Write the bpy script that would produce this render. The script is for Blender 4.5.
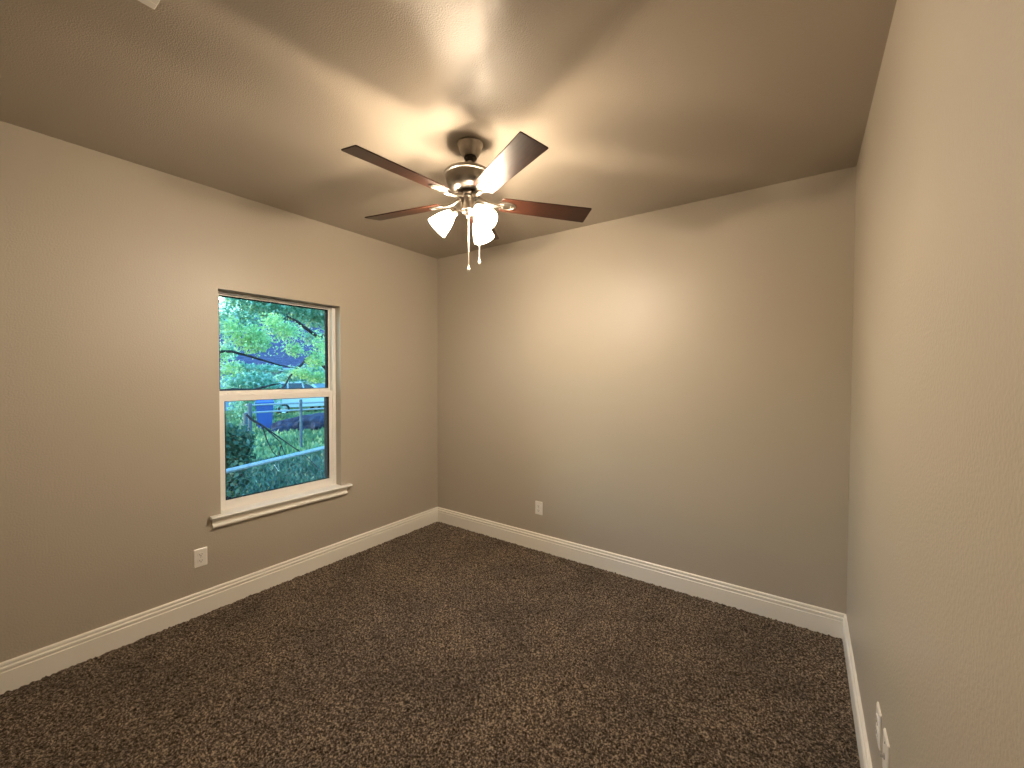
import bpy, bmesh, math, random
import numpy as np
from mathutils import Vector, Matrix

for _o in list(bpy.data.objects):
    bpy.data.objects.remove(_o)
scene = bpy.context.scene
COL = scene.collection
PI = math.pi
W, H, D = 3.362, 2.74, 3.62          # room width, height, depth (metres)
GROUND = -0.70                       # the yard lies below the floor

# ------------------------------------------------------------------ camera
cam_data = bpy.data.cameras.new('camera')
cam = bpy.data.objects.new('camera', cam_data)
COL.objects.link(cam)
cam_data.sensor_width = 36.0
cam_data.lens = 414.42 / 1024 * 36.0
cam_data.clip_start = 0.02
yaw, pitch, roll = -0.6160, -0.0232, 0.0036
fwd = Vector((math.sin(yaw) * math.cos(pitch), math.cos(yaw) * math.cos(pitch), math.sin(pitch)))
r0 = Vector((math.cos(yaw), -math.sin(yaw), 0))
u0 = r0.cross(fwd)
rt = math.cos(roll) * r0 + math.sin(roll) * u0
up = -math.sin(roll) * r0 + math.cos(roll) * u0
cam.matrix_world = Matrix(((rt.x, up.x, -fwd.x, 3.1439), (rt.y, up.y, -fwd.y, -3.0922),
                           (rt.z, up.z, -fwd.z, 1.5428), (0, 0, 0, 1)))
scene.camera = cam

# ------------------------------------------------------------------ sky and exposure
SKY_STRENGTH = 3.4
BULB = 2350.0
SHADE_GLOW = 11.0
world = bpy.data.worlds.new('evening_sky')
scene.world = world
world.use_nodes = True
wn = world.node_tree
bg = wn.nodes['Background']
sky = wn.nodes.new('ShaderNodeTexSky')
sky.sky_type = 'NISHITA'
sky.sun_disc = False
sky.sun_elevation = math.radians(5.0)
sky.sun_rotation = math.radians(200)
sky.air_density = 1.2
sky.dust_density = 1.5
sky.ozone_density = 4.0
wn.links.new(sky.outputs[0], bg.inputs[0])
bg.inputs[1].default_value = SKY_STRENGTH

vs = scene.view_settings
vs.view_transform = 'Standard'
vs.look = 'None'
vs.gamma = 1.0
vs.use_curve_mapping = False
vs.exposure = 0.10
scene.cycles.max_bounces = 10
scene.cycles.diffuse_bounces = 6
scene.cycles.transparent_max_bounces = 24
scene.cycles.sample_clamp_indirect = 6.0

# ------------------------------------------------------------------ materials
def mat(name, color=(.8, .8, .8), rough=.5, metal=0.0, spec=.5):
    m = bpy.data.materials.new(name)
    m.use_nodes = True
    b = m.node_tree.nodes['Principled BSDF']
    b.inputs['Base Color'].default_value = (*color, 1)
    b.inputs['Roughness'].default_value = rough
    b.inputs['Metallic'].default_value = metal
    b.inputs['Specular IOR Level'].default_value = spec
    return m

def noise(nt, scale, detail=2.0, rough=.5, coord='Object', vec_scale=None):
    tc = nt.nodes.new('ShaderNodeTexCoord')
    n = nt.nodes.new('ShaderNodeTexNoise')
    n.inputs['Scale'].default_value = scale
    n.inputs['Detail'].default_value = detail
    n.inputs['Roughness'].default_value = rough
    if vec_scale:
        mp = nt.nodes.new('ShaderNodeMapping')
        mp.inputs['Scale'].default_value = vec_scale
        nt.links.new(tc.outputs[coord], mp.inputs[0])
        nt.links.new(mp.outputs[0], n.inputs['Vector'])
    else:
        nt.links.new(tc.outputs[coord], n.inputs['Vector'])
    return n

def ramp(nt, src, stops):
    r = nt.nodes.new('ShaderNodeValToRGB')
    e = r.color_ramp.elements
    while len(e) < len(stops):
        e.new(0.5)
    for i, (p, c) in enumerate(stops):
        e[i].position = p
        e[i].color = (*c, 1)
    nt.links.new(src, r.inputs[0])
    return r

def bump(m, src, strength, dist):
    nt = m.node_tree
    b = nt.nodes.new('ShaderNodeBump')
    b.inputs['Strength'].default_value = strength
    b.inputs['Distance'].default_value = dist
    nt.links.new(src, b.inputs['Height'])
    nt.links.new(b.outputs[0], nt.nodes['Principled BSDF'].inputs['Normal'])
    return b

def noisy(name, stops, scale, rough=.6, detail=3, spec=.3, bump_d=0, vec_scale=None):
    m = mat(name, stops[0][1], rough, 0, spec)
    n = noise(m.node_tree, scale, detail, vec_scale=vec_scale)
    r = ramp(m.node_tree, n.outputs[0], stops)
    m.node_tree.links.new(r.outputs[0], m.node_tree.nodes['Principled BSDF'].inputs['Base Color'])
    if bump_d:
        bump(m, n.outputs[0], 1.0, bump_d)
    return m

def paint(name, color, rough, bump_s, bump_d, scale, spec=.5):
    m = mat(name, color, rough, 0, spec)
    n = noise(m.node_tree, scale, 2.0, .5)
    r = ramp(m.node_tree, n.outputs[0], [(.40, (0, 0, 0)), (.62, (1, 1, 1))])
    bump(m, r.outputs[0], bump_s, bump_d)
    return m

WALL = (.468, .418, .346)
M_wall = paint('taupe_wall_paint', WALL, .41, .30, .0013, 125)
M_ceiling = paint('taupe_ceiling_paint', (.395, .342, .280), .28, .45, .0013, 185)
M_trim = mat('cream_trim_paint', (.88, .85, .78), .35)
M_vinyl = mat('white_vinyl', (.88, .86, .83), .35)
M_sill = mat('white_sill_paint', (.88, .87, .85), .3)
M_gasket = mat('dark_gasket', (.012, .014, .017), .9, 0, .1)
M_plate = mat('white_plastic_plate', (.86, .83, .78), .3)
M_slot = mat('dark_slot', (.03, .025, .02), .6)
M_screw = mat('steel_screw', (.6, .58, .55), .35, 1.0)
M_vent = mat('white_vent_enamel', (.82, .80, .77), .4)
M_soffit = mat('exterior_wall', (.5, .5, .5), .8)

def carpet():
    m = mat('brown_carpet', (.07, .045, .03), .95, 0, .15)
    nt = m.node_tree
    b = nt.nodes['Principled BSDF']
    n1 = noise(nt, 100, 3.0, .7)
    r1 = ramp(nt, n1.outputs[0], [(.38, (.006, .0035, .002)), (.51, (.074, .052, .033)), (.64, (.42, .335, .245))])
    n2 = noise(nt, 2.6, 4.0, .6)
    r2 = ramp(nt, n2.outputs[0], [(.35, (.72, .72, .72)), (.66, (1.22, 1.20, 1.18))])
    mx = nt.nodes.new('ShaderNodeMix')
    mx.data_type = 'RGBA'
    mx.blend_type = 'MULTIPLY'
    mx.inputs[0].default_value = 1.0
    nt.links.new(r1.outputs[0], mx.inputs[6])
    nt.links.new(r2.outputs[0], mx.inputs[7])
    nt.links.new(mx.outputs[2], b.inputs['Base Color'])
    b.inputs['Sheen Weight'].default_value = .25
    b.inputs['Sheen Roughness'].default_value = .5
    b.inputs['Sheen Tint'].default_value = (.8, .7, .62, 1)
    n3 = noise(nt, 260, 1.0, .5)
    bump(m, n3.outputs[0], 1.0, .006)
    return m
M_carpet = carpet()

# fan
def nickel():
    m = mat('brushed_nickel', (.43, .385, .335), .3, 1.0)
    n = noise(m.node_tree, 60, 2, .5, vec_scale=(1, 1, 30))
    r = ramp(m.node_tree, n.outputs[0], [(.3, (.27, .27, .27)), (.7, (.32, .32, .32))])
    b = m.node_tree.nodes['Principled BSDF']
    m.node_tree.links.new(r.outputs[0], b.inputs['Roughness'])
    b.inputs['Anisotropic'].default_value = .65
    tg_ = m.node_tree.nodes.new('ShaderNodeTangent')
    tg_.direction_type = 'RADIAL'
    tg_.axis = 'Z'
    m.node_tree.links.new(tg_.outputs[0], b.inputs['Tangent'])
    return m
M_nickel = nickel()
M_chain = mat('bright_steel_chain', (.78, .74, .68), .45, 1.0)
M_ring = mat('dark_bronze_ring', (.05, .04, .03), .35, .8)
def walnut():
    m = mat('dark_walnut', (.035, .014, .008), .32, 0, .27)
    nt = m.node_tree
    n = noise(nt, 9, 5, .6, vec_scale=(1.2, 14, 1))
    r = ramp(nt, n.outputs[0], [(.3, (.012, .0045, .003)), (.55, (.030, .0105, .006)), (.8, (.050, .018, .009))])
    nt.links.new(r.outputs[0], nt.nodes['Principled BSDF'].inputs['Base Color'])
    return m
M_walnut = walnut()

def frosted():
    m = bpy.data.materials.new('frosted_lamp_glass')
    m.use_nodes = True
    nt = m.node_tree
    nt.nodes.clear()
    out = nt.nodes.new('ShaderNodeOutputMaterial')
    tr = nt.nodes.new('ShaderNodeBsdfTransparent')
    tr.inputs[0].default_value = (1, .97, .92, 1)
    tl = nt.nodes.new('ShaderNodeBsdfTranslucent')
    tl.inputs[0].default_value = (.95, .92, .86, 1)
    em = nt.nodes.new('ShaderNodeEmission')
    em.inputs[0].default_value = (1, .85, .665, 1)
    em.inputs[1].default_value = SHADE_GLOW
    mx = nt.nodes.new('ShaderNodeMixShader')
    mx.inputs[0].default_value = .32
    ad = nt.nodes.new('ShaderNodeAddShader')
    nt.links.new(tr.outputs[0], mx.inputs[1])
    nt.links.new(tl.outputs[0], mx.inputs[2])
    nt.links.new(mx.outputs[0], ad.inputs[0])
    nt.links.new(em.outputs[0], ad.inputs[1])
    nt.links.new(ad.outputs[0], out.inputs[0])
    return m
M_shade = frosted()

def emitter(name, color, strength):
    m = bpy.data.materials.new(name)
    m.use_nodes = True
    nt = m.node_tree
    nt.nodes.clear()
    out = nt.nodes.new('ShaderNodeOutputMaterial')
    em = nt.nodes.new('ShaderNodeEmission')
    em.inputs[0].default_value = (*color, 1)
    em.inputs[1].default_value = strength
    nt.links.new(em.outputs[0], out.inputs[0])
    return m
M_bulb = emitter('glowing_bulb', (1.0, .85, .665), BULB)
M_bulb_neck = emitter('glowing_bulb_neck', (1.0, .85, .665), BULB * .16)

def window_glass():
    m = bpy.data.materials.new('low_e_window_glass')
    m.use_nodes = True
    nt = m.node_tree
    nt.nodes.clear()
    out = nt.nodes.new('ShaderNodeOutputMaterial')
    tr = nt.nodes.new('ShaderNodeBsdfTransparent')
    tr.inputs[0].default_value = (.86, .97, .96, 1)
    gl = nt.nodes.new('ShaderNodeBsdfGlossy')
    gl.inputs['Roughness'].default_value = .02
    fr = nt.nodes.new('ShaderNodeFresnel')
    fr.inputs[0].default_value = 1.35
    mx = nt.nodes.new('ShaderNodeMixShader')
    nt.links.new(fr.outputs[0], mx.inputs[0])
    nt.links.new(tr.outputs[0], mx.inputs[1])
    nt.links.new(gl.outputs[0], mx.inputs[2])
    nt.links.new(mx.outputs[0], out.inputs[0])
    return m
M_pane = window_glass()

# yard
def leaf_mat(name, stops, scale):
    m = noisy(name, stops, scale, .45, 2, .4)
    nt = m.node_tree
    b = nt.nodes['Principled BSDF']
    out = nt.nodes['Material Output']
    tl = nt.nodes.new('ShaderNodeBsdfTranslucent')
    src = b.inputs['Base Color'].links[0].from_socket
    nt.links.new(src, tl.inputs[0])
    mx = nt.nodes.new('ShaderNodeMixShader')
    mx.inputs[0].default_value = .35
    nt.links.new(b.outputs[0], mx.inputs[1])
    nt.links.new(tl.outputs[0], mx.inputs[2])
    nt.links.new(mx.outputs[0], out.inputs[0])
    return m
M_leaf_bright = leaf_mat('bright_green_leaves', [(.3, (0.160, 0.364, 0.158)), (.5, (0.360, 0.655, 0.253)), (.7, (0.551, 0.773, 0.475))], 7)
M_leaf_mid = leaf_mat('mid_green_leaves', [(.3, (0.089, 0.284, 0.200)), (.5, (0.267, 0.567, 0.385)), (.72, (0.614, 0.810, 0.714))], 6)
M_leaf_dark = leaf_mat('deep_green_leaves', [(.3, (0.028, 0.112, 0.086)), (.5, (0.070, 0.238, 0.173)), (.72, (0.175, 0.385, 0.307))], 5)
M_weed = leaf_mat('weed_leaves', [(.3, (0.026, 0.078, 0.050)), (.5, (0.068, 0.166, 0.099)), (.72, (0.155, 0.267, 0.178))], 3)
M_grass = leaf_mat('yard_grass', [(.3, (0.054, 0.138, 0.063)), (.5, (0.135, 0.277, 0.126)), (.72, (0.257, 0.404, 0.189))], .8)
M_bark = noisy('dark_bark', [(.35, (.012, .012, .014)), (.65, (.05, .045, .045))], 14, .85, 3, .2, .01)
M_deadwood = noisy('dark_dead_wood', [(.35, (.010, .012, .02)), (.65, (.04, .04, .05))], 20, .8, 3, .2)
M_soil = noisy('yard_soil', [(.3, (.02, .035, .02)), (.55, (.04, .08, .045)), (.75, (.06, .12, .06))], 2.5, .95, 6, .1)
M_galv = noisy('galvanised_steel', [(.3, (.24, .29, .33)), (.7, (.36, .41, .44))], 25, .4, 3, .5)
M_post = noisy('weathered_post', [(.3, (.05, .08, .12)), (.7, (.10, .15, .19))], 12, .8, 3, .2)
M_siding = noisy('pale_blue_siding', [(.3, (.17, .30, .42)), (.7, (.22, .36, .47))], 2, .6, 2, .3)
M_shingle = noisy('slate_blue_shingles', [(.3, (.055, .055, .105)), (.5, (.08, .08, .14)), (.7, (.11, .11, .18))], 9, .85, 4, .2, vec_scale=(1, .35, 1))
M_white = mat('white_house_trim', (.35, .40, .42), .5)
M_darkglass = mat('dark_glass', (.012, .015, .02), .08)
M_carpaint = mat('white_car_paint', (.55, .62, .64), .25)
M_tyre = mat('tyre_rubber', (.015, .015, .017), .8)
M_hub = mat('wheel_hub', (.5, .52, .55), .35, 1.0)
M_bin = mat('blue_bin_plastic', (.02, .08, .33), .45)
M_tarp = noisy('dark_blue_tarp', [(.35, (.008, .012, .03)), (.55, (.02, .03, .07)), (.72, (.06, .08, .13))], 5, .7, 6, .3, .08)
M_tag = mat('white_tag_plastic', (.85, .88, .88), .5)

# ------------------------------------------------------------------ mesh helpers
class MB:
    """collects shapes, then links them as one mesh object"""
    def __init__(self):
        self.v, self.f, self.s = [], [], []
    def add(self, vs, fs, smooth=False):
        o = len(self.v)
        self.v += [tuple(x) for x in vs]
        self.f += [tuple(i + o for i in f) for f in fs]
        self.s += [smooth] * len(fs)
        return self
    def box(self, a, b, bevel=0.0, mtx=None, seg=2):
        bm = bmesh.new()
        bmesh.ops.create_cube(bm, size=1)
        a, b = Vector(a), Vector(b)
        c, d = (a + b) / 2, b - a
        for v in bm.verts:
            v.co = Vector((v.co.x * d.x, v.co.y * d.y, v.co.z * d.z)) + c
        if bevel > 0:
            bmesh.ops.bevel(bm, geom=bm.edges[:], offset=bevel, segments=seg, affect='EDGES', profile=.5)
        if mtx is not None:
            bm.transform(mtx)
        bm.verts.index_update()
        self.add([v.co.copy() for v in bm.verts], [[v.index for v in f.verts] for f in bm.faces])
        bm.free()
        return self
    def tube(self, pts, r, n=8, cap=True):
        pts = [Vector(p) for p in pts]
        rs = r if isinstance(r, (list, tuple)) else [r] * len(pts)
        vs, fs = [], []
        t0 = (pts[1] - pts[0]).normalized()
        nrm = t0.cross(Vector((0, 0, 1)))
        if nrm.length < 1e-3:
            nrm = t0.cross(Vector((1, 0, 0)))
        nrm.normalize()
        for i, p in enumerate(pts):
            t = (pts[min(i + 1, len(pts) - 1)] - pts[max(i - 1, 0)]).normalized()
            nrm = (nrm - t * nrm.dot(t)).normalized()
            bn = t.cross(nrm)
            for k in range(n):
                a = 2 * PI * k / n
                vs.append(p + (nrm * math.cos(a) + bn * math.sin(a)) * rs[i])
        for i in range(len(pts) - 1):
            for k in range(n):
                k2 = (k + 1) % n
                fs.append((i * n + k, i * n + k2, (i + 1) * n + k2, (i + 1) * n + k))
        if cap:
            fs.append(tuple(range(n - 1, -1, -1)))
            fs.append(tuple(range((len(pts) - 1) * n, len(pts) * n)))
        return self.add(vs, fs, True)
    def lathe(self, prof, n=32, mtx=None, closed=False):
        vs, fs = [], []
        for (r, z) in prof:
            for k in range(n):
                a = 2 * PI * k / n
                v = Vector((r * math.cos(a), r * math.sin(a), z))
                vs.append(mtx @ v if mtx is not None else v)
        m = len(prof)
        for i in range(m if closed else m - 1):
            j = (i + 1) % m
            for k in range(n):
                k2 = (k + 1) % n
                fs.append((i * n + k, i * n + k2, j * n + k2, j * n + k))
        if not closed:
            if prof[0][0] > 1e-4:
                fs.append(tuple(range(n - 1, -1, -1)))
            if prof[-1][0] > 1e-4:
                fs.append(tuple(range((m - 1) * n, m * n)))
        return self.add(vs, fs, True)
    def prism(self, outline, lo, hi, mtx=None, smooth=False):
        """outline in (x, y), extruded from z=lo to z=hi"""
        n = len(outline)
        vs = [Vector((x, y, lo)) for x, y in outline] + [Vector((x, y, hi)) for x, y in outline]
        if mtx is not None:
            vs = [mtx @ v for v in vs]
        fs = [tuple(range(n - 1, -1, -1)), tuple(range(n, 2 * n))]
        fs += [(i, (i + 1) % n, n + (i + 1) % n, n + i) for i in range(n)]
        return self.add(vs, fs, smooth)
    def build(self, name, m, parent=None):
        me = bpy.data.meshes.new(name)
        me.from_pydata(self.v, [], self.f)
        me.polygons.foreach_set('use_smooth', self.s)
        me.materials.append(m)
        bm = bmesh.new()
        bm.from_mesh(me)
        bmesh.ops.recalc_face_normals(bm, faces=bm.faces[:])
        bm.to_mesh(me)
        bm.free()
        if any(self.s):
            try:
                me.set_sharp_from_angle(angle=math.radians(42))
            except Exception:
                pass
        o = bpy.data.objects.new(name, me)
        COL.objects.link(o)
        if parent is not None:
            o.parent = parent
        return o

def tag(o, label=None, cat=None, group=None, kind=None):
    if label: o['label'] = label
    if cat: o['category'] = cat
    if group: o['group'] = group
    if kind: o['kind'] = kind
    return o

def empty(name, loc=(0, 0, 0), rot=(0, 0, 0)):
    o = bpy.data.objects.new(name, None)
    o.empty_display_size = .1
    o.location = loc
    o.rotation_euler = rot
    COL.objects.link(o)
    return o

def copy_tree(o, parent=None):
    c = o.copy()
    COL.objects.link(c)
    if parent is not None:
        c.parent = parent
    for ch in [x for x in bpy.data.objects if x.parent == o]:
        copy_tree(ch, c)
    return c

def struct(o, label=None):
    o['kind'] = 'structure'
    if label: o['label'] = label
    return o

# ------------------------------------------------------------------ room shell
WY0, WY1, WZ0, WZ1 = -1.982, -1.111, .594, 2.098     # window opening in the left wall
T = .16
b = MB()
b.box((-T, -D, -.10), (0, WY0, H)).box((-T, WY1, -.10), (0, T, H))
b.box((-T, WY0, -.10), (0, WY1, WZ0)).box((-T, WY0, WZ1), (0, WY1, H))
struct(b.build('wall_left', M_wall), 'taupe orange-peel wall holding the window')
struct(MB().box((0, 0, -.10), (W, T, H)).build('wall_back', M_wall), 'taupe orange-peel wall facing the camera')
struct(MB().box((W, -D, -.10), (W + T, T, H)).build('wall_right', M_wall), 'taupe orange-peel wall close on the right')
struct(MB().box((-T, -D - T, -.10), (W + T, -D, H)).build('wall_front', M_wall), 'taupe wall behind the camera')
struct(MB().box((-T, -D - T, H), (W + T, T, H + .18)).build('ceiling', M_ceiling), 'taupe textured ceiling with the fan')

def carpet_floor():
    rng = np.random.default_rng(3)
    step = .0062
    nx, ny = int(W / step), int(D / step)
    xs = np.linspace(-.002, W + .002, nx)
    ys = np.linspace(-D, .002, ny)
    X, Y = np.meshgrid(xs, ys, indexing='ij')
    Z = rng.normal(0, .0024, (nx, ny))
    Z += .5 * (np.roll(Z, 1, 0) + np.roll(Z, 1, 1))
    c = rng.normal(0, 1, (nx // 8 + 2, ny // 8 + 2))
    ii, jj = np.arange(nx) / 8, np.arange(ny) / 8
    i0, j0 = ii.astype(int), jj.astype(int)
    fi, fj = (ii - i0)[:, None], (jj - j0)[None, :]
    sm = (c[i0][:, j0] * (1 - fi) * (1 - fj) + c[i0 + 1][:, j0] * fi * (1 - fj)
          + c[i0][:, j0 + 1] * (1 - fi) * fj + c[i0 + 1][:, j0 + 1] * fi * fj)
    Z = Z + .0010 * sm - .003
    JX = rng.normal(0, .0016, (nx, ny))
    JY = rng.normal(0, .0016, (nx, ny))
    JX[[0, -1], :] = 0
    JY[:, [0, -1]] = 0
    co = np.stack([X + JX, Y + JY, Z], -1).reshape(-1, 3).astype(np.float32)
    idx = np.arange(nx * ny).reshape(nx, ny)
    q = np.stack([idx[:-1, :-1], idx[1:, :-1], idx[1:, 1:], idx[:-1, 1:]], -1).reshape(-1, 4)
    me = bpy.data.meshes.new('floor')
    me.vertices.add(len(co))
    me.vertices.foreach_set('co', co.ravel())
    me.loops.add(q.size)
    me.loops.foreach_set('vertex_index', q.ravel().astype(np.int32))
    me.polygons.add(len(q))
    me.polygons.foreach_set('loop_start', np.arange(0, q.size, 4, dtype=np.int32))
    me.polygons.foreach_set('use_smooth', np.ones(len(q), dtype=bool))
    me.update()
    me.validate()
    me.materials.append(M_carpet)
    o = bpy.data.objects.new('floor', me)
    COL.objects.link(o)
    return o
struct(carpet_floor(), 'dark brown cut-pile carpet floor')

# baseboards: (depth from the wall, height), mitred in the corners
BB = [(0, -.01), (.016, -.01), (.016, .097), (.0125, .100), (.0125, .106), (.0158, .109), (.0155, .119),
      (.0095, .124), (.0095, .129), (.0118, .132), (.0105, .140), (.006, .1445), (0, .145)]
def baseboard(name, fn0, fn1, label):
    n = len(BB)
    vs = [fn0(d, z) for d, z in BB] + [fn1(d, z) for d, z in BB]
    fs = [tuple(range(n)), tuple(range(2 * n - 1, n - 1, -1))]
    fs += [(i, (i + 1) % n, n + (i + 1) % n, n + i) for i in range(n)]
    struct(MB().add(vs, fs).build(name, M_trim), label)
baseboard('baseboard_left', lambda d, z: (d, -D + d, z), lambda d, z: (d, -d, z), 'cream baseboard under the window wall')
baseboard('baseboard_back', lambda d, z: (d, -d, z), lambda d, z: (W - d, -d, z), 'cream baseboard along the back wall')
baseboard('baseboard_right', lambda d, z: (W - d, -d, z), lambda d, z: (W - d, -D + d, z), 'cream baseboard along the right wall')
baseboard('baseboard_front', lambda d, z: (W - d, -D + d, z), lambda d, z: (d, -D + d, z), 'cream baseboard behind the camera')

# ------------------------------------------------------------------ window
win = struct(empty('window_1', (-.07, (WY0 + WY1) / 2, .594)), 'white single-hung window with two sashes and a wooden sill')
def ring(b, x0, x1, y0, y1, z0, z1, l, r, bt, t, bev=.002):
    """a rectangular frame of four members in the window's own space"""
    b.box((x0, y0, z0), (x1, y0 + l, z1), bev)
    b.box((x0, y1 - r, z0), (x1, y1, z1), bev)
    b.box((x0, y0 + l, z0), (x1, y1 - r, z0 + bt), bev)
    b.box((x0, y0 + l, z1 - t), (x1, y1 - r, z1), bev)
    return b
hy = (WY1 - WY0) / 2
X0 = .07                                             # local x = world x + .07, local y = y - centre, local z = z - .594
ztop = WZ1 - .594
fr = ring(MB(), -.085, 0, -hy, hy, 0, ztop - .012, .026, .026, .022, .0005, 0)
fr.box((-.085, -hy, ztop - .012), (-.036, hy, ztop), .002)
fr.build('window_frame', M_vinyl, win)
us = MB()
ring(us, -.072, -.044, -hy + .022, hy - .022, .80, ztop - .010, .020, .020, .030, .014, .0015)
us = us.build('upper_sash', M_vinyl, win)
g = ring(MB(), -.084, -.0425, -hy + .0405, hy - .0405, .829, ztop - .023, .0045, .0045, .003, .004, 0)
g.build('gasket', M_gasket, us)
MB().box((-.062, -hy + .041, .829), (-.058, hy - .041, ztop - .023)).build('window_pane', M_pane, us)
ls = MB()
ring(ls, -.038, -.008, -hy + .024, hy - .024, .020, .806, .034, .034, .062, .048, .002)
ls.box((-.044, -hy + .026, .790), (-.006, hy - .026, .800), .002)
ls = ls.build('lower_sash', M_vinyl, win)
g = ring(MB(), -.028, -.0065, -hy + .0575, hy - .0575, .0815, .7585, .004, .004, .003, .003, 0)
for y in (-hy + .0575, hy - .0615):
    g.box((-.072, y, .0815), (-.028, y + .004, .7585))
g.build('gasket', M_gasket, ls)
MB().box((-.026, -hy + .058, .082), (-.022, hy - .058, .758)).build('window_pane', M_pane, ls)
for s in (-1, 1):                                    # tilt latches on the meeting rail
    MB().box((-.034, s * .33 - .022, .8055), (-.014, s * .33 + .022, .813), .003).build('sash_latch', M_vinyl, ls)
b = MB()
b.prism([(-.06, -hy + .0005), (.07, -hy + .0005), (.07, -hy - .063), (.1, -hy - .066), (.107, -hy - .060), (.107, hy + .076),
         (.1, hy + .081), (.07, hy + .079), (.07, hy - .0005), (-.06, hy - .0005)], .0005, .019)
b.tube([(.105, -hy - .064, .0098), (.105, hy + .079, .0098)], .0092, 12)
b.build('window_sill', M_sill, win)
AP = [(.0702, .0), (.096, .0), (.0945, -.008), (.088, -.016), (.083, -.026), (.082, -.036), (.086, -.040), (.094, -.041),
      (.097, -.045), (.097, -.052), (.093, -.057), (.086, -.058), (.078, -.064), (.0702, -.066)]
n = len(AP)
vs_ = [(x, -hy - .052, z) for x, z in AP] + [(x, hy + .046, z) for x, z in AP]
MB().add(vs_, [tuple(range(n)), tuple(range(2 * n - 1, n - 1, -1))]
         + [(i, (i + 1) % n, n + (i + 1) % n, n + i) for i in range(n)]).build('window_apron', M_trim, win)

# ------------------------------------------------------------------ wall plates
def rr(w, h, r, n=5):
    pts = []
    for cx, cy, a0 in ((w - r, h - r, 0), (-w + r, h - r, 90), (-w + r, -h + r, 180), (w - r, -h + r, 270)):
        for k in range(n):
            a = math.radians(a0 + 90 * k / (n - 1))
            pts.append((cx + r * math.cos(a), cy + r * math.sin(a)))
    return pts
def plate_mesh(hw, hh, th):
    """a wall plate with sloped edges, lying in x/z, facing -y"""
    b = MB()
    o1, o2 = rr(hw, hh, .004), rr(hw - .004, hh - .004, .003)
    n = len(o1)
    vs = [(x, 0, z) for x, z in o1] + [(x, -th * .55, z) for x, z in o1] + [(x, -th, z) for x, z in o2]
    fs = [tuple(range(n))]
    for L in (0, 1):
        fs += [(L * n + i, L * n + (i + 1) % n, (L + 1) * n + (i + 1) % n, (L + 1) * n + i) for i in range(n)]
    fs.append(tuple(range(2 * n, 3 * n)))
    return b.add(vs, fs)
RX = Matrix.Rotation(PI / 2, 4, 'X')
def outlet(loc, rz, label, hw=.0365, hh=.0585):
    t = empty('wall_outlet', loc, (0, 0, rz))
    tag(t, label, 'electrical outlet', 'duplex wall outlets')
    plate_mesh(hw, hh, .006).build('cover_plate', M_plate, t)
    for s in (-1, 1):
        outl = [(.0172 * math.cos(a) if abs(math.cos(a)) < .99 else .0172 * math.cos(a),
                 max(-.0132, min(.0132, .0172 * math.sin(a)))) for a in [2 * PI * k / 28 for k in range(28)]]
        rc = MB().prism([(x, z + s * .0195) for x, z in outl], .0058, .0085, RX).build('receptacle', M_plate, t)
        sl = MB()
        sl.box((-.0075, -.0089, s * .0195 - .002), (-.0052, -.0083, s * .0195 + .0075))
        sl.box((.0052, -.0089, s * .0195 - .001), (.0075, -.0083, s * .0195 + .0065))
        sl.prism([(.003 * math.cos(a), .003 * math.sin(a) + s * .0195 - .0075) for a in [2 * PI * k / 12 for k in range(12)]],
                 .0083, .0089, RX)
        sl.build('slot', M_slot, rc)
    MB().lathe([(.0032, 0), (.0032, .001), (.002, .0018), (0, .002)], 12,
               Matrix.Translation((0, -.006, 0)) @ RX).build('screw', M_screw, t)
    return t
outlet((0, -2.098, .364), PI / 2, 'white duplex outlet low on the left wall below the window sill')
outlet((1.2505, 0, .370), 0, 'white duplex outlet low on the back wall', .0365, .0585)
outlet((W, -1.303, .393), -PI / 2, 'white outlet on the right wall, nearer the back corner of two plates')
t = empty('wall_plate', (W, -1.452, .402), (0, 0, -PI / 2))
tag(t, 'white wall plate with a small connector on the right wall, nearest the camera', 'wall plate')
plate_mesh(.0410, .0620, .006).build('cover_plate', M_plate, t)
MB().lathe([(.0085, 0), (.0085, .003), (.0048, .0032), (.0048, .011), (.003, .0112), (.003, .006), (0, .006)], 6,
           Matrix.Translation((0, -.006, 0)) @ RX).build('connector', M_screw, t)
for s in (-1, 1):
    MB().lathe([(.0032, 0), (.0032, .001), (.002, .0018), (0, .002)], 12,
               Matrix.Translation((0, -.006, s * .042)) @ RX).build('screw', M_screw, t)

# ------------------------------------------------------------------ ceiling vent (only its corner is in the photo)
vt = empty('ceiling_vent', (1.383 + .18, -2.640 - .115, H))
tag(vt, 'white ceiling vent register cut off by the top of the photo', 'ceiling vent')
b = MB()
hx, hyv, t_ = .18, .115, .030
for (x0, y0, x1, y1) in ((-hx, -hyv, -hx + t_, hyv), (hx - t_, -hyv, hx, hyv), (-hx + t_, hyv - t_, hx - t_, hyv), (-hx + t_, -hyv, hx - t_, -hyv + t_)):
    b.box((x0, y0, -.008), (x1, y1, 0), .002)
b.build('vent_frame', M_vent, vt)
for k in range(9):
    y = -.072 + k * .018
    MB().box((-hx + t_, -.0085, -.0007), (hx - t_, .0085, .0007), 0,
             Matrix.Translation((0, y, -.006)) @ Matrix.Rotation(math.radians(32), 4, 'X')).build('louver', M_vent, vt)
MB().box((-hx + t_, -hyv + t_, -.0015), (hx - t_, hyv - t_, -.0005)).build('duct_opening', M_slot, vt)

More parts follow.
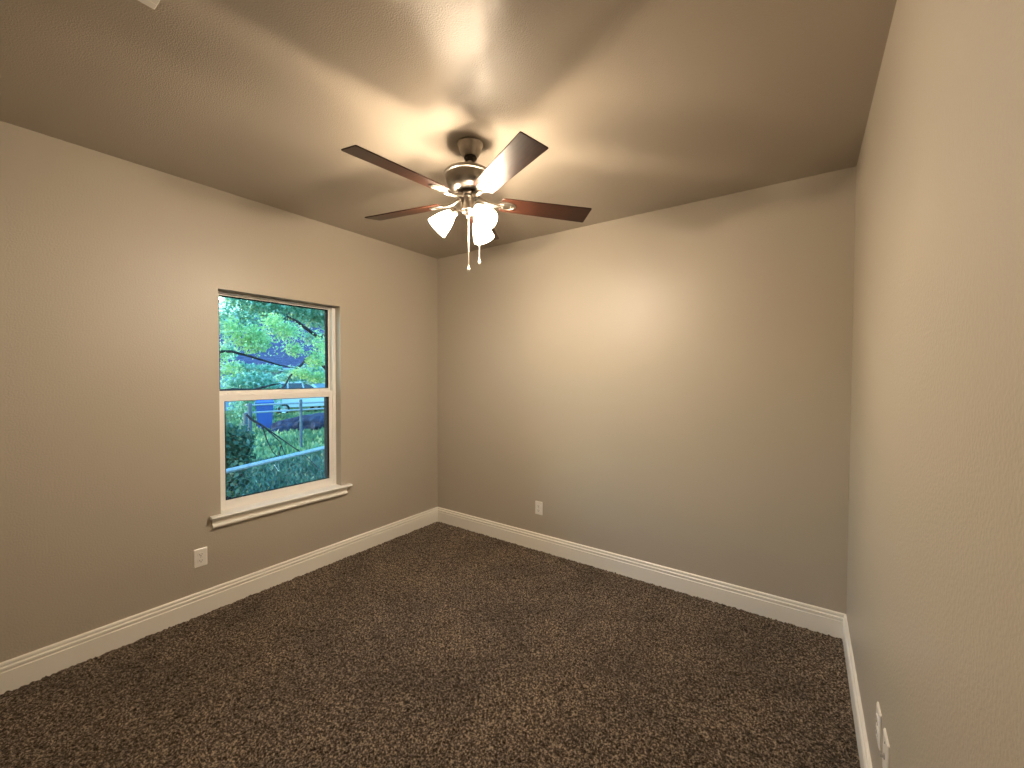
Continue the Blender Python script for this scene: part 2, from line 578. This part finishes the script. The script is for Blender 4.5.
# ------------------------------------------------------------------ ceiling fan
FX, FY = 1.697, -1.441
fan = empty('ceiling_fan', (FX, FY, H))
tag(fan, 'brushed nickel ceiling fan with five dark walnut blades and three lit frosted lamps', 'ceiling fan')
Zf = lambda z: z - H
fd = Vector((math.sin(yaw), math.cos(yaw), 0))
rd = Vector((math.cos(yaw), -math.sin(yaw), 0))
TC = Matrix.Translation(Vector((.0049, .0035, 0)))       # the rod hangs a little out of plumb from the canopy
TM = Matrix.Translation(Vector((-.0057, -.0040, 0)))
MB().lathe([(.066, 0), (.067, -.006), (.064, -.012), (.061, -.016), (.059, -.030), (.052, -.048), (.042, -.062), (.040, -.066), (.036, -.068), (.0, -.068)],
           40, TC).build('canopy', M_nickel, fan)
MB().lathe([(.020, -.060), (.031, -.066), (.034, -.075), (.030, -.084), (.018, -.090), (0, -.090)], 28, TC).build('hanger_ball', M_ring, fan)
MB().tube([TC @ Vector((0, 0, -.07)), TM @ Vector((0, 0, -.142))], .0125, 20).build('downrod', M_nickel, fan)
MB().lathe([(.0, -.134), (.028, -.134), (.034, -.138), (.098, -.145), (.115, -.149), (.1215, -.154), (.1225, -.161), (.1205, -.167), (.115, -.170),
            (.1145, -.178), (.1125, -.192), (.1075, -.209), (.0985, -.225), (.086, -.238), (.071, -.248), (.060, -.253), (0, -.253)],
           56, TM).build('motor_housing', M_nickel, fan)
MB().lathe([(0, -.251), (.058, -.251), (.062, -.256), (.062, -.270), (.056, -.276), (0, -.276)], 40, TM).build('flywheel', M_ring, fan)
MB().lathe([(0, -.274), (.038, -.274), (.0385, -.280), (.035, -.284), (.0345, -.332), (.0375, -.336), (.0375, -.343), (.034, -.347), (0, -.347)],
           36, TM).build('switch_housing', M_nickel, fan)
MB().lathe([(0, -.346), (.030, -.346), (.029, -.356), (.022, -.364), (.010, -.369), (.007, -.374), (.0085, -.379), (.005, -.385), (0, -.386)],
           30, TM).build('light_fitter', M_nickel, fan)

def blade_outline():
    """blade in its own space: x runs out from the hub, y across"""
    pts = []
    x0, x1, w0, w1 = .165, .655, .056, .0665
    def arc(cx, cy, r, a0, a1, n=5):
        return [(cx + r * math.cos(math.radians(a0 + (a1 - a0) * k / (n - 1))), cy + r * math.sin(math.radians(a0 + (a1 - a0) * k / (n - 1)))) for k in range(n)]
    pts += arc(x1 - .007, w1 - .007, .007, 90, 0)[::1]
    pts += arc(x1 - .007, -w1 + .007, .007, 0, -90)
    pts += arc(x0 + .018, -w0 + .018, .018, -90, -180)
    pts += arc(x0 + .018, w0 - .018, .018, 180, 90)
    return pts[::-1]
def make_blade(k, dz):
    a = math.radians(-97.1 + 72 * k + (-1.2 if k == 1 else 0))
    bo = MB()
    o = blade_outline()
    ins = [(x + (.0015 if x < .4 else -.0015), y - math.copysign(.0015, y)) for x, y in o]
    n = len(o)
    vs = [(x, y, -.003) for x, y in ins] + [(x, y, -.0015) for x, y in o] + [(x, y, .0015) for x, y in o] + [(x, y, .003) for x, y in ins]
    fs = [tuple(range(n - 1, -1, -1)), tuple(range(3 * n, 4 * n))]
    for L in range(3):
        fs += [(L * n + i, L * n + (i + 1) % n, (L + 1) * n + (i + 1) % n, (L + 1) * n + i) for i in range(n)]
    bl = bo.add(vs, fs).build('blade', M_walnut, fan)
    lift = math.asin(dz / .65)
    mt = (Matrix.Translation((0, 0, Zf(2.447))) @ Matrix.Rotation(a, 4, 'Z') @ Matrix.Rotation(-lift, 4, 'Y')
          @ Matrix.Rotation(math.radians(-12.3), 4, 'X'))
    bl.matrix_local = mt
    # blade iron: from the flywheel to an oval plate under the blade root
    arm = MB()
    arm.tube([(.050, .0, .018), (.075, 0, .008), (.100, 0, -.004), (.130, 0, -.008), (.160, 0, -.0075)], [.012, .0115, .0105, .0115, .009], 12)
    ell = [(.198 + .052 * math.cos(t), .034 * math.sin(t)) for t in [2 * PI * i / 36 for i in range(36)]]
    ell2 = [(.198 + .049 * math.cos(t), .031 * math.sin(t)) for t in [2 * PI * i / 36 for i in range(36)]]
    m_ = len(ell)
    vs = [(x, y, -.0031) for x, y in ell] + [(x, y, -.0062) for x, y in ell] + [(x, y, -.0078) for x, y in ell2]
    fs = [tuple(range(m_))]
    for L in (0, 1):
        fs += [(L * m_ + i, L * m_ + (i + 1) % m_, (L + 1) * m_ + (i + 1) % m_, (L + 1) * m_ + i) for i in range(m_)]
    fs.append(tuple(range(2 * m_, 3 * m_)))
    arm.add(vs, fs)
    # raised rim round the plate
    rim = [(.198 + .040 * math.cos(t), .023 * math.sin(t), -.0082) for t in [2 * PI * i / 28 for i in range(29)]]
    arm.tube(rim, .0022, 6, False)
    am = arm.build('blade_arm', M_nickel, bl)
    am['label'] = 'brushed nickel blade arm'
    for x, y in ((.180, .012), (.180, -.012), (.222, 0)):
        MB().lathe([(.0042, 0), (.004, -.002), (.002, -.0032), (0, -.0034)], 10, Matrix.Translation((x, y, -.0076))).build('screw', M_screw, bl)
for k, dz in enumerate((.012, -.006, -.024, .0, .005)):
    make_blade(k, dz)

def make_lamp(a):
    d = Vector((math.cos(a), math.sin(a), 0))
    neck = d * .084 + Vector((0, 0, Zf(2.384)))
    ax = (d * .70 + Vector((0, 0, -.714))).normalized()
    q = Vector((0, 0, 1)).rotation_difference(ax).to_matrix().to_4x4()
    mt = Matrix.Translation(neck) @ q
    p0 = d * .028 + Vector((0, 0, Zf(2.388)))
    MB().tube([p0, d * .048 + Vector((0, 0, Zf(2.398))), d * .064 + Vector((0, 0, Zf(2.400))), neck - ax * .012], .0065, 10).build('lamp_arm', M_nickel, fan)
    MB().lathe([(0, -.022), (.012, -.022), (.0225, -.014), (.0245, -.004), (.0245, .012), (.022, .014), (0, .014)], 24, mt).build('lamp_socket', M_nickel, fan)
    outer = [(.0235, .006), (.0255, .012), (.031, .024), (.0385, .042), (.0455, .063), (.051, .086), (.0555, .106), (.0585, .120)]
    inner = [(r - .0025, z) for r, z in outer[::-1]]
    sh = MB().lathe(outer + inner, 36, mt, closed=True).build('lamp_shade', M_shade, fan)
    sh['label'] = 'glowing frosted glass lamp shade'
    bb = MB().lathe([(0, .058), (.0236, .058), (.0245, .067), (.020, .081), (.011, .089), (0, .092)], 14, mt).build('bulb', M_bulb, sh)
    MB().lathe([(0, .014), (.011, .016), (.012, .028), (.018, .042), (.0234, .0575), (0, .0575)], 14, mt).build('bulb_neck', M_bulb_neck, sh)
for a in (-138.7, -18.7, 101.3):
    make_lamp(math.radians(a))

def pull_chain(x, y, z0, z1):
    b = MB()
    b.tube([(x, y, z0), (x, y, z1 + .02)], .0013, 6)
    n = int((z0 - z1 - .025) / .0085)
    for i in range(n):
        b.lathe([(0, .0024), (.0016, .0017), (.0022, 0), (.0016, -.0017), (0, -.0024)], 6, Matrix.Translation((x, y, z0 - .004 - i * .0085)))
    c = b.build('pull_chain', M_chain, fan)
    MB().lathe([(0, .026), (.0028, .024), (.0035, .016), (.0068, .008), (.0078, 0), (.0062, -.006), (.003, -.009), (0, -.0095)], 16,
               Matrix.Translation((x, y, z1 + .008))).build('pull_knob', M_vinyl, c)
p = -fd * .030 + rd * .001
pull_chain(p.x, p.y, Zf(2.40), Zf(2.075))
p = fd * .022 + rd * .052
MB().tube([fd * .012 + rd * .026 + Vector((0, 0, Zf(2.392))), p + Vector((0, 0, Zf(2.388)))], .0022, 6).build('chain_guide', M_nickel, fan)
pull_chain(p.x, p.y, Zf(2.388), Zf(2.125))

# ------------------------------------------------------------------ the yard outside the window
rng = np.random.default_rng(11)
def leaf_cloud(name, clusters, m, parent, size, per_m3=None, smin=.6):
    """clusters: (centre, radii, count); every leaf is a pointed, folded blade"""
    P = []
    for c, r, cnt in clusters:
        cnt = int(cnt * 1.7)
        u = rng.normal(size=(cnt, 3))
        u /= np.linalg.norm(u, axis=1)[:, None]
        rad = rng.random(cnt) ** (1 / 2.2)
        P.append(np.array(c) + u * rad[:, None] * np.array(r))
    P = np.concatenate(P)
    N = len(P)
    d = rng.normal(size=(N, 3)); d[:, 2] -= .35
    d /= np.linalg.norm(d, axis=1)[:, None]
    s = np.cross(d, rng.normal(size=(N, 3)))
    s /= np.linalg.norm(s, axis=1)[:, None]
    nn = np.cross(d, s)
    L = (size * (smin + (1.3 - smin) * rng.random(N)))[:, None]
    w = L * .36
    v = np.stack([P, P + d * L * .45 + s * w + nn * L * .10, P + d * L - nn * L * .08, P + d * L * .45 - s * w + nn * L * .10], 1)
    co = v.reshape(-1, 3).astype(np.float32)
    i = np.arange(N) * 4
    tri = np.stack([i, i + 1, i + 2, i, i + 2, i + 3], 1).reshape(-1, 3).astype(np.int32)
    me = bpy.data.meshes.new(name)
    me.vertices.add(len(co)); me.vertices.foreach_set('co', co.ravel())
    me.loops.add(tri.size); me.loops.foreach_set('vertex_index', tri.ravel())
    me.polygons.add(len(tri)); me.polygons.foreach_set('loop_start', np.arange(0, tri.size, 3, dtype=np.int32))
    me.update(); me.validate()
    me.materials.append(m)
    o = bpy.data.objects.new(name, me)
    COL.objects.link(o)
    if parent is not None:
        o.parent = parent
    return o

def rel(pts, base):
    return [tuple(Vector(p) - Vector(base)) for p in pts]

def tree(name, base, label, trunk, branches, clusters, m, leaf, group='yard trees'):
    """trunk / branches: lists of (points, radii) in world space"""
    t = empty(name, base)
    tag(t, label, 'tree', group)
    MB().tube(rel(trunk[0], base), trunk[1], 10).build('trunk', M_bark, t)
    for pts, rs in branches:
        MB().tube(rel(pts, base), rs, 7).build('branch', M_bark, t)
    cl = [(tuple(Vector(c) - Vector(base)), r, n) for c, r, n in clusters]
    f = leaf_cloud('foliage', cl, m, t, leaf)
    return t

# ground
g = MB()
nx, ny = 40, 50
gv, gf = [], []
for i in range(nx + 1):
    for j in range(ny + 1):
        x = -.16 - 44.0 * (i / nx) ** 1.6
        y = -26 + 66.0 * j / ny
        gv.append((x, y, GROUND + .05 * math.sin(x * 1.3) * math.cos(y * .9) * min(1, -x * .3)))
for i in range(nx):
    for j in range(ny):
        a = i * (ny + 1) + j
        gf.append((a, a + 1, a + ny + 2, a + ny + 1))
struct(g.add(gv, gf, True).build('ground', M_soil), 'grassy yard ground outside the window')

def ground_cover(name, x0, x1, count, size, m, label, cat, hmax, lean=.5):
    """grass blades / weed leaves rooted on the yard"""
    N = count
    x = x0 + (x1 - x0) * rng.random(N)
    yc = -3.09 + (3.14 - x) * .49
    y = yc + (rng.random(N) - .5) * (3.14 - x) * .62
    z = GROUND - .02 + hmax * rng.random(N) ** 2
    P = np.stack([x, y, z], 1)
    d = rng.normal(size=(N, 3)) * lean; d[:, 2] = np.abs(d[:, 2]) + .6
    d /= np.linalg.norm(d, axis=1)[:, None]
    s = np.cross(d, rng.normal(size=(N, 3))); s /= np.linalg.norm(s, axis=1)[:, None]
    L = (size * (.5 + .9 * rng.random(N)))[:, None]
    w = L * .22
    v = np.stack([P - s * w * .5, P + d * L * .5 + s * w, P + d * L + s * 0, P + d * L * .5 - s * w], 1)
    co = v.reshape(-1, 3).astype(np.float32)
    i = np.arange(N) * 4
    tri = np.stack([i, i + 1, i + 2, i, i + 2, i + 3], 1).reshape(-1, 3).astype(np.int32)
    me = bpy.data.meshes.new(name)
    me.vertices.add(len(co)); me.vertices.foreach_set('co', co.ravel())
    me.loops.add(tri.size); me.loops.foreach_set('vertex_index', tri.ravel())
    me.polygons.add(len(tri)); me.polygons.foreach_set('loop_start', np.arange(0, tri.size, 3, dtype=np.int32))
    me.update(); me.validate()
    me.materials.append(m)
    o = bpy.data.objects.new(name, me)
    COL.objects.link(o)
    return tag(o, label, cat, kind='stuff')
ground_cover('weeds', -2.6, -7.6, 26000, .10, M_weed, 'leafy dark green weeds behind the near fence rail', 'weeds', .22, .9)
ground_cover('lawn_grass', -7.8, -24, 30000, .16, M_grass, 'pale green rough grass in the middle of the yard', 'grass', .05, .6)

# near chain link fence: a thick top rail crosses the lower sash
A, B_ = Vector((-1.86, -1.29, .5)), Vector((-2.39, .19, .5))
dr = (B_ - A).normalized()
F0, F1 = A - dr * 2.2, B_ + dr * 3.0
fence = empty('chain_link_fence', (F0.x, F0.y, GROUND))
tag(fence, 'chain link fence with a pale steel top rail just outside the window', 'fence')
fb = Vector((F0.x, F0.y, GROUND))
LF = (F1 - F0).length
MB().tube([F0 - fb, A - fb, B_ - fb, F1 - fb], .026, 12).build('top_rail', M_galv, fence)
for s in (.15, LF - .15):
    q = F0 + dr * s - fb
    MB().tube([(q.x, q.y, -.05), (q.x, q.y, 1.26)], .03, 12).build('post', M_galv, fence)
wm = MB()
hgt = 1.14
off = Vector((dr.y, -dr.x, 0)) * .028
s = -hgt
while s < LF:
    for sg in (1, -1):
        a0, a1 = (s, s + hgt) if sg > 0 else (s + hgt, s)
        z0, z1 = .03, .03 + hgt
        lo, hi = max(0, min(a0, a1)), min(LF, max(a0, a1))
        if hi - lo > .02:
            def at(q):
                f_ = (q - a0) / (a1 - a0)
                return dr * q + off + Vector((0, 0, z0 + f_ * (z1 - z0)))
            wm.tube([at(lo), at(hi)], .0016, 3, False)
    s += .085
wm.build('wire_mesh', M_post, fence)
tg = MB().prism(rr(.045, .024, .006), -.002, .002, Matrix.Translation((-2.06, -.665, .40)) @ Matrix.Rotation(math.radians(70), 4, 'Z') @ Matrix.Rotation(math.radians(62), 4, 'Y'))
tg = tg.build('plastic_tag', M_tag)
tag(tg, 'small white scrap hanging under the fence top rail', 'tag')

# far pipe rail fence with dark posts
def seg(name, parent, p, q, r, m, n=8):
    return MB().tube([p, q], r, n).build(name, m, parent)
rf = empty('rail_fence', (-8.9, 1.9, GROUND))
tag(rf, 'far rail fence of two thin pale pipes on dark posts', 'fence')
for z in (1.20, 1.40):
    seg('rail', rf, (0, -.15, z), (.5, 3.4, z), .026, M_galv)
seg('post', rf, (.02, -.05, -.05), (.02, -.05, 1.45), .055, M_post)
seg('post', rf, (.20, 1.22, -.05), (.20, 1.22, 1.50), .04, M_post)
seg('post', rf, (.48, 3.3, -.05), (.48, 3.3, 1.45), .05, M_post)
gp = MB().tube([(-7.7, 1.27, GROUND - .05), (-7.7, 1.27, .60)], .05, 10).build('gate_post', M_post)
tag(gp, 'dark standalone post left of the far rail fence', 'post')

# fallen dead branch
db = empty('fallen_branch', (-5, .6, GROUND))
tag(db, 'dark forked dead branch drooping over the grass', 'branch')
o_ = (-5, .6, GROUND)
MB().tube(rel([(-5.05, .22, .80), (-5.03, .31, .70), (-5, .49, .56), (-4.95, .63, .43), (-4.9, .87, .21), (-4.8, 1.15, -.05), (-4.7, 1.42, -.40), (-4.65, 1.5, -.72)], o_),
          [.018, .022, .020, .013, .010, .008, .006, .004], 7).build('limb', M_deadwood, db)
MB().tube(rel([(-5, .50, .55), (-4.95, .60, .42), (-4.9, .72, .27), (-4.88, .80, .03), (-4.85, .86, -.20), (-4.8, .88, -.55)], o_), [.012, .011, .009, .007, .005, .003], 6).build('twig', M_deadwood, db)
MB().tube(rel([(-5, .46, .58), (-4.97, .53, .30), (-4.96, .62, .08), (-4.9, .74, -.1)], o_), [.013, .010, .007, .004], 6).build('twig', M_deadwood, db)
MB().tube(rel([(-4.93, .76, .18), (-4.9, .70, -.02), (-4.9, .72, -.26)], o_), [.010, .007, .004], 6).build('twig', M_deadwood, db)

# vine covered shrub at the lower left of the window
sb = empty('shrub', (-4.3, -.40, GROUND))
tag(sb, 'leafy blue-green shrub at the left edge of the lower sash', 'shrub')
MB().tube([(0, 0, 0), (.05, .05, .6), (-.02, .02, 1.3)], [.03, .025, .01], 8).build('stem', M_bark, sb)
MB().tube([(0, 0, .05), (-.1, .22, .7), (0, .28, 1.25)], [.025, .02, .008], 8).build('stem', M_bark, sb)
leaf_cloud('foliage', [((0, -.05, 1.15), (.3, .32, .38), 620), ((.05, .10, .62), (.32, .26, .5), 520), ((.0, .25, 1.05), (.25, .18, .35), 260),
                       ((-.1, -.4, .8), (.35, .4, .6), 420)], M_weed, sb, .085)

# trees
BA = (-6.4, -1.3, GROUND)
tree('leafy_tree', BA, 'nearest yard tree with bright yellow-green leaves and thin dark branches',
     ([(-6.4, -1.3, GROUND), (-6.35, -1.25, .6), (-6.3, -1.15, 1.7), (-6.3, -1.2, 3.0), (-6.4, -1.1, 4.4)], [.17, .14, .12, .09, .04]),
     [([(-6.3, -1.15, 1.6), (-6.1, -.5, 1.86), (-6, .17, 1.96), (-6, .36, 1.97), (-6, .64, 1.90), (-6, 1.26, 1.72), (-5.95, 1.6, 1.66)], [.06, .045, .03, .026, .024, .016, .006]),
      ([(-6.33, -1.2, 1.0), (-6.1, -.5, 1.16), (-6, .15, 1.205), (-6, .37, 1.225), (-6, .75, 1.21), (-6, 1.12, 1.31), (-5.95, 1.25, 1.33)], [.06, .045, .034, .030, .026, .018, .008])],
     [((-6.05, .74, 2.24), (.35, .36, .30), 800), ((-6, .37, 2.45), (.2, .15, .2), 130), ((-6.1, 1.62, 2.08), (.3, .17, .18), 170),
      ((-6, 1.16, 2.62), (.3, .25, .2), 220), ((-6, 1.48, 2.46), (.3, .22, .2), 200), ((-6.1, .35, 1.62), (.35, .26, .16), 120),
      ((-6, 2.05, 1.88), (.3, .22, .22), 260), ((-6, 1.72, 1.56), (.3, .22, .12), 170), ((-6, 2.1, 1.46), (.3, .3, .14), 260),
      ((-6.1, .15, 1.9), (.3, .18, .2), 110), ((-6.3, -.6, 2.3), (.6, .5, .7), 700), ((-6.2, 2.3, 2.2), (.3, .2, .3), 200),
      ((-6.3, -1.2, 3.8), (1.0, .9, .8), 500), ((-6.3, 1.2, 2.35), (.4, 1.1, .5), 220)], M_leaf_bright, .056)
BT = (-11.5, 6.4, GROUND)
tree('shade_tree', BT, 'broad shade tree whose teal-green leaves fill the top of the window',
     ([(-11.5, 6.4, GROUND), (-11.4, 6.3, 1.2), (-11.2, 6.2, 2.6), (-11.1, 5.9, 4.0), (-11.1, 5.5, 6.0)], [.24, .19, .17, .14, .06]),
     [([(-11.3, 6.2, 2.2), (-10, 5.0, 2.95), (-8.6, 3.6, 2.62), (-8.2, 3.14, 2.73), (-8, 2.67, 2.94), (-8, 2.4, 3.06)], [.11, .08, .055, .05, .04, .015]),
      ([(-11.3, 6.2, .9), (-9.2, 4.0, 1.9), (-7.6, 2.7, 1.95), (-7, 2.34, 1.86), (-7, 2.12, 1.62), (-7, 1.97, 1.48), (-7, 1.85, 1.25), (-7, 1.7, 1.12)], [.06, .05, .035, .028, .026, .022, .015, .008]),
      ([(-11.1, 5.9, 3.9), (-11, 4.5, 4.6), (-11, 3.0, 4.5), (-11, 1.8, 4.2)], [.10, .07, .05, .02])],
     [((-11, 2.12, 3.85), (.5, .36, .36), 150), ((-11, 2.62, 3.80), (.6, .42, .42), 360), ((-11, 3.11, 3.90), (.6, .45, .45), 520),
      ((-11, 3.67, 3.92), (.6, .45, .45), 520), ((-11, 4.33, 4.0), (.7, .5, .5), 620), ((-11, 4.97, 4.0), (.7, .5, .5), 620),
      ((-11, 5.34, 3.5), (.6, .4, .5), 420), ((-11, 2.07, 3.05), (.4, .35, .5), 300), ((-11, 2.60, 3.2), (.45, .4, .35), 300),
      ((-11, 2.15, 2.3), (.4, .25, .4), 150), ((-11, 2.4, 1.75), (.4, .45, .18), 200), ((-11, 3.2, 1.72), (.4, .5, .13), 160), ((-11, 4.5, 1.62), (.4, .7, .25), 420), ((-11, 3.75, 2.95), (.4, .35, .25), 150), ((-11, 4.75, 2.85), (.4, .3, .25), 120), ((-11, 4.32, 3.55), (.4, .35, .3), 170), ((-11, 3.7, 3.1), (.6, 1.5, .7), 220), ((-11.4, 4.9, 3.55), (.4, .6, .35), 420), ((-11, 3.40, 3.43), (.4, .4, .3), 240),
      ((-11, 5.45, 2.5), (.5, .35, .7), 380), ((-11, 3.0, 4.8), (1.0, 1.2, .5), 700), ((-11, 5.2, 5.0), (1.2, 1.3, .7), 900), ((-11.3, 6.9, 4.4), (1.3, 1.1, 1.2), 1500)],
     M_leaf_mid, .105)
BC = (-15.8, 9.6, GROUND)
tree('young_tree', BC, 'low young tree with pale leaves in front of the parked car',
     ([(-15.8, 9.6, GROUND), (-15.7, 9.2, .6), (-15.6, 8.6, 1.5)], [.07, .055, .02]),
     [([(-15.7, 9.2, .6), (-15.6, 7.9, 1.2), (-15.5, 7.0, 1.5)], [.04, .03, .01])],
     [((-15.6, 7.4, 1.36), (.4, .85, .26), 420), ((-15.6, 6.2, 1.36), (.4, .6, .2), 230), ((-15.6, 8.3, 1.75), (.5, .7, .6), 620), ((-15.6, 9.5, 1.9), (.6, .7, .8), 600)],
     M_leaf_mid, .13)
BS = (-18.5, 6.1, GROUND)
t = empty('hedge', BS)
tag(t, 'pale green hedge in front of the house wall', 'hedge')
MB().tube([(0, 0, 0), (.02, 0, .8), (0, .05, 1.9)], [.05, .04, .02], 8).build('stem', M_bark, t)
leaf_cloud('foliage', [((0, -.2, 1.7), (.6, 1.35, .72), 1500), ((0, .0, .75), (.6, 1.2, .8), 900)], M_leaf_mid, t, .15)
# big trees behind the house
for i, (x, y, hh, lab) in enumerate([(-37, 7.0, 8.5, 'tall dark tree behind the left end of the house roof'),
                                     (-37, 16.0, 12.5, 'tall dark tree behind the middle of the house roof'),
                                     (-37, 25.0, 12.5, 'tall dark tree behind the right end of the house roof')]):
    cl = []
    for k in range(16):
        a = rng.random() * 2 * PI
        rr_ = 2.6 * math.sqrt(rng.random())
        cl.append(((x + rr_ * math.cos(a), y + rr_ * math.sin(a), GROUND + hh * (.35 + .6 * rng.random())), (1.5, 1.6, 1.3), 330))
    tree('background_tree', (x, y, GROUND), lab,
         ([(x, y, GROUND), (x, y + .2, hh * .4), (x + .2, y, hh * .85)], [.32, .25, .08]), [], cl, M_leaf_dark, .30, 'trees behind the house')

# house across the yard
hs = empty('house', (-25, 13, GROUND))
tag(hs, 'pale blue house with a slate blue shingle roof beyond the trees', 'house')
MB().box((-5.5, -6.2, 0), (.0, 8, 2.75), .01).build('house_wall', M_siding, hs)
rp = [(.75, 2.50), (.75, 2.62), (-2.75, 6.1), (-6.3, 2.62), (-6.3, 2.50), (-2.75, 5.95)]
nr = len(rp)
vs_ = [(x, -6.8, z) for x, z in rp] + [(x, 8.6, z) for x, z in rp]
MB().add(vs_, [tuple(range(nr)), tuple(range(2 * nr - 1, nr - 1, -1))] + [(i, (i + 1) % nr, nr + (i + 1) % nr, nr + i) for i in range(nr)]).build('roof', M_shingle, hs)
MB().box((  .70, -6.8, 2.40), (.79, 8.6, 2.60), .01).build('fascia', M_white, hs)
MB().add([(-.02, -6.18, 2.74), (-5.48, -6.18, 2.74), (-2.75, -6.18, 5.6), (-.02, -6.0, 2.74), (-5.48, -6.0, 2.74), (-2.75, -6.0, 5.6)],
         [(0, 1, 2), (3, 5, 4), (0, 3, 4, 1), (1, 4, 5, 2), (2, 5, 3, 0)]).build('gable', M_siding, hs)
for y in (-1.4, 3.2):
    w_ = ring(MB(), -.02, .05, y - .6, y + .6, .95, 2.15, .09, .09, .09, .09, .01).build('window', M_white, hs)
    MB().box((.0, y - .52, 1.03), (.02, y + .52, 2.07)).build('pane', M_darkglass, w_)
d_ = MB().box((-.02, .8, 0), (.04, 1.75, 2.1), .01).build('door', M_white, hs)
MB().lathe([(0, 0), (.03, .01), (.035, .04), (.02, .06), (0, .065)], 12, Matrix.Translation((.04, .9, 1.0)) @ Matrix.Rotation(PI / 2, 4, 'Y')).build('handle', M_hub, d_)

# parked car: side profile along +y, its side facing the room
car = empty('car', (-20.6, 9.3, GROUND))
tag(car, 'pale car with dark side windows parked in front of the house', 'car')
prof = [(-2.0, .32), (-2.12, .55), (-2.08, .90), (-1.98, 1.02), (-1.70, 1.50), (-1.45, 1.58), (-.2, 1.60), (.30, 1.50), (.85, 1.08), (1.75, .94), (2.10, .78), (2.18, .50), (2.08, .30)]
bm_ = MB()
L_, secs = len(prof), [(-.86, 1.0), (-.80, .0), (.80, .0), (.86, 1.0)]
vs_ = []
for x, k in secs:
    for y, z in prof:
        xx = x * (1 - (.16 * max(0, z - .95) / .6))
        vs_.append((xx, y * (1 - .01 * k), 1.17 * (z - .03 * k * (1 if z > .6 else -1))))
fs_ = [tuple(range(L_)), tuple(range(4 * L_ - 1, 3 * L_ - 1, -1))]
for s_ in range(3):
    fs_ += [(s_ * L_ + i, s_ * L_ + (i + 1) % L_, (s_ + 1) * L_ + (i + 1) % L_, (s_ + 1) * L_ + i) for i in range(L_)]
bm_.add(vs_, fs_).build('car_body', M_carpaint, car)
for pts in ([(-1.80, 1.06), (-1.56, 1.44), (-1.10, 1.47), (-1.10, 1.06)], [(-1.00, 1.06), (-1.00, 1.47), (-.28, 1.47), (-.22, 1.06)],
            [(-.12, 1.06), (-.18, 1.46), (.18, 1.40), (.62, 1.06)]):
    vs2 = []
    for xo in (.0, .02):
        for y, z in pts:
            vs2.append((.858 * (1 - (.16 * (z - .95) / .6)) + xo - .005, y, 1.17 * z))
    MB().add(vs2, [(0, 1, 2, 3), (7, 6, 5, 4), (0, 4, 5, 1), (1, 5, 6, 2), (2, 6, 7, 3), (3, 7, 4, 0)]).build('side_window', M_darkglass, car)
for y in (-1.30, 1.35):
    for s in (-1, 1):
        mt = Matrix.Translation((s * .74, y, .32)) @ Matrix.Rotation(s * PI / 2, 4, 'Y')
        wl = MB().lathe([(.20, -.1), (.30, -.1), (.32, -.06), (.32, .08), (.30, .14), (.20, .14)], 28, mt, closed=True).build('wheel', M_tyre, car)
        MB().lathe([(0, .12), (.04, .13), (.06, .10), (.19, .12), (.205, .13), (.205, -.05), (0, -.05)], 24, mt).build('hub_cap', M_hub, wl)

# blue bin and dark tarp covered pile
bn = empty('rubbish_bin', (-14.3, 4.62, GROUND), (0, 0, math.radians(-24)))
tag(bn, 'blue bin standing beyond the far rail fence', 'bin')
def taper(b, w0, d0, w1, d1, z0, z1):
    vs = [(-d0, -w0, z0), (d0, -w0, z0), (d0, w0, z0), (-d0, w0, z0), (-d1, -w1, z1), (d1, -w1, z1), (d1, w1, z1), (-d1, w1, z1)]
    return b.add(vs, [(3, 2, 1, 0), (4, 5, 6, 7), (0, 1, 5, 4), (1, 2, 6, 5), (2, 3, 7, 6), (3, 0, 4, 7)])
taper(MB(), .24, .28, .30, .36, .06, 1.08).build('bin_body', M_bin, bn)
MB().box((-.40, -.33, 1.08), (.40, .33, 1.13), .02).prism([(-.38, 1.13), (.36, 1.13), (.1, 1.20), (-.3, 1.20)], -.30, .30,
      Matrix(((1, 0, 0, 0), (0, 0, 1, 0), (0, 1, 0, 0), (0, 0, 0, 1)))).build('lid', M_bin, bn)
for s in (-1, 1):
    MB().lathe([(0, -.03), (.12, -.03), (.12, .03), (0, .03)], 20, Matrix.Translation((-.26, s * .27, .12)) @ RX).build('wheel', M_tyre, bn)

tp = empty('tarp_pile', (-13.0, 6.35, GROUND))
tag(tp, 'dark blue tarp heaped on the ground right of the bin', 'tarp')
n_u, n_v = 40, 16
vs_, fs_ = [], []
for j in range(n_v + 1):
    for i in range(n_u):
        a = 2 * PI * i / n_u
        e = j / n_v
        r_ = math.cos(e * PI / 2) ** .7 if j < n_v else 0
        wob = 1 + .13 * math.sin(3 * a + 5 * e) + .08 * math.sin(7 * a - 9 * e) + .05 * math.sin(13 * a + 4 * e)
        vs_.append((.9 * r_ * wob * math.cos(a), 1.9 * r_ * wob * math.sin(a), .62 * math.sin(e * PI / 2) * (1 + .16 * math.sin(4 * a + 2) * (1 - e))))
for j in range(n_v):
    for i in range(n_u):
        fs_.append((j * n_u + i, j * n_u + (i + 1) % n_u, (j + 1) * n_u + (i + 1) % n_u, (j + 1) * n_u + i))
MB().add(vs_, fs_, True).build('tarp_sheet', M_tarp, tp)
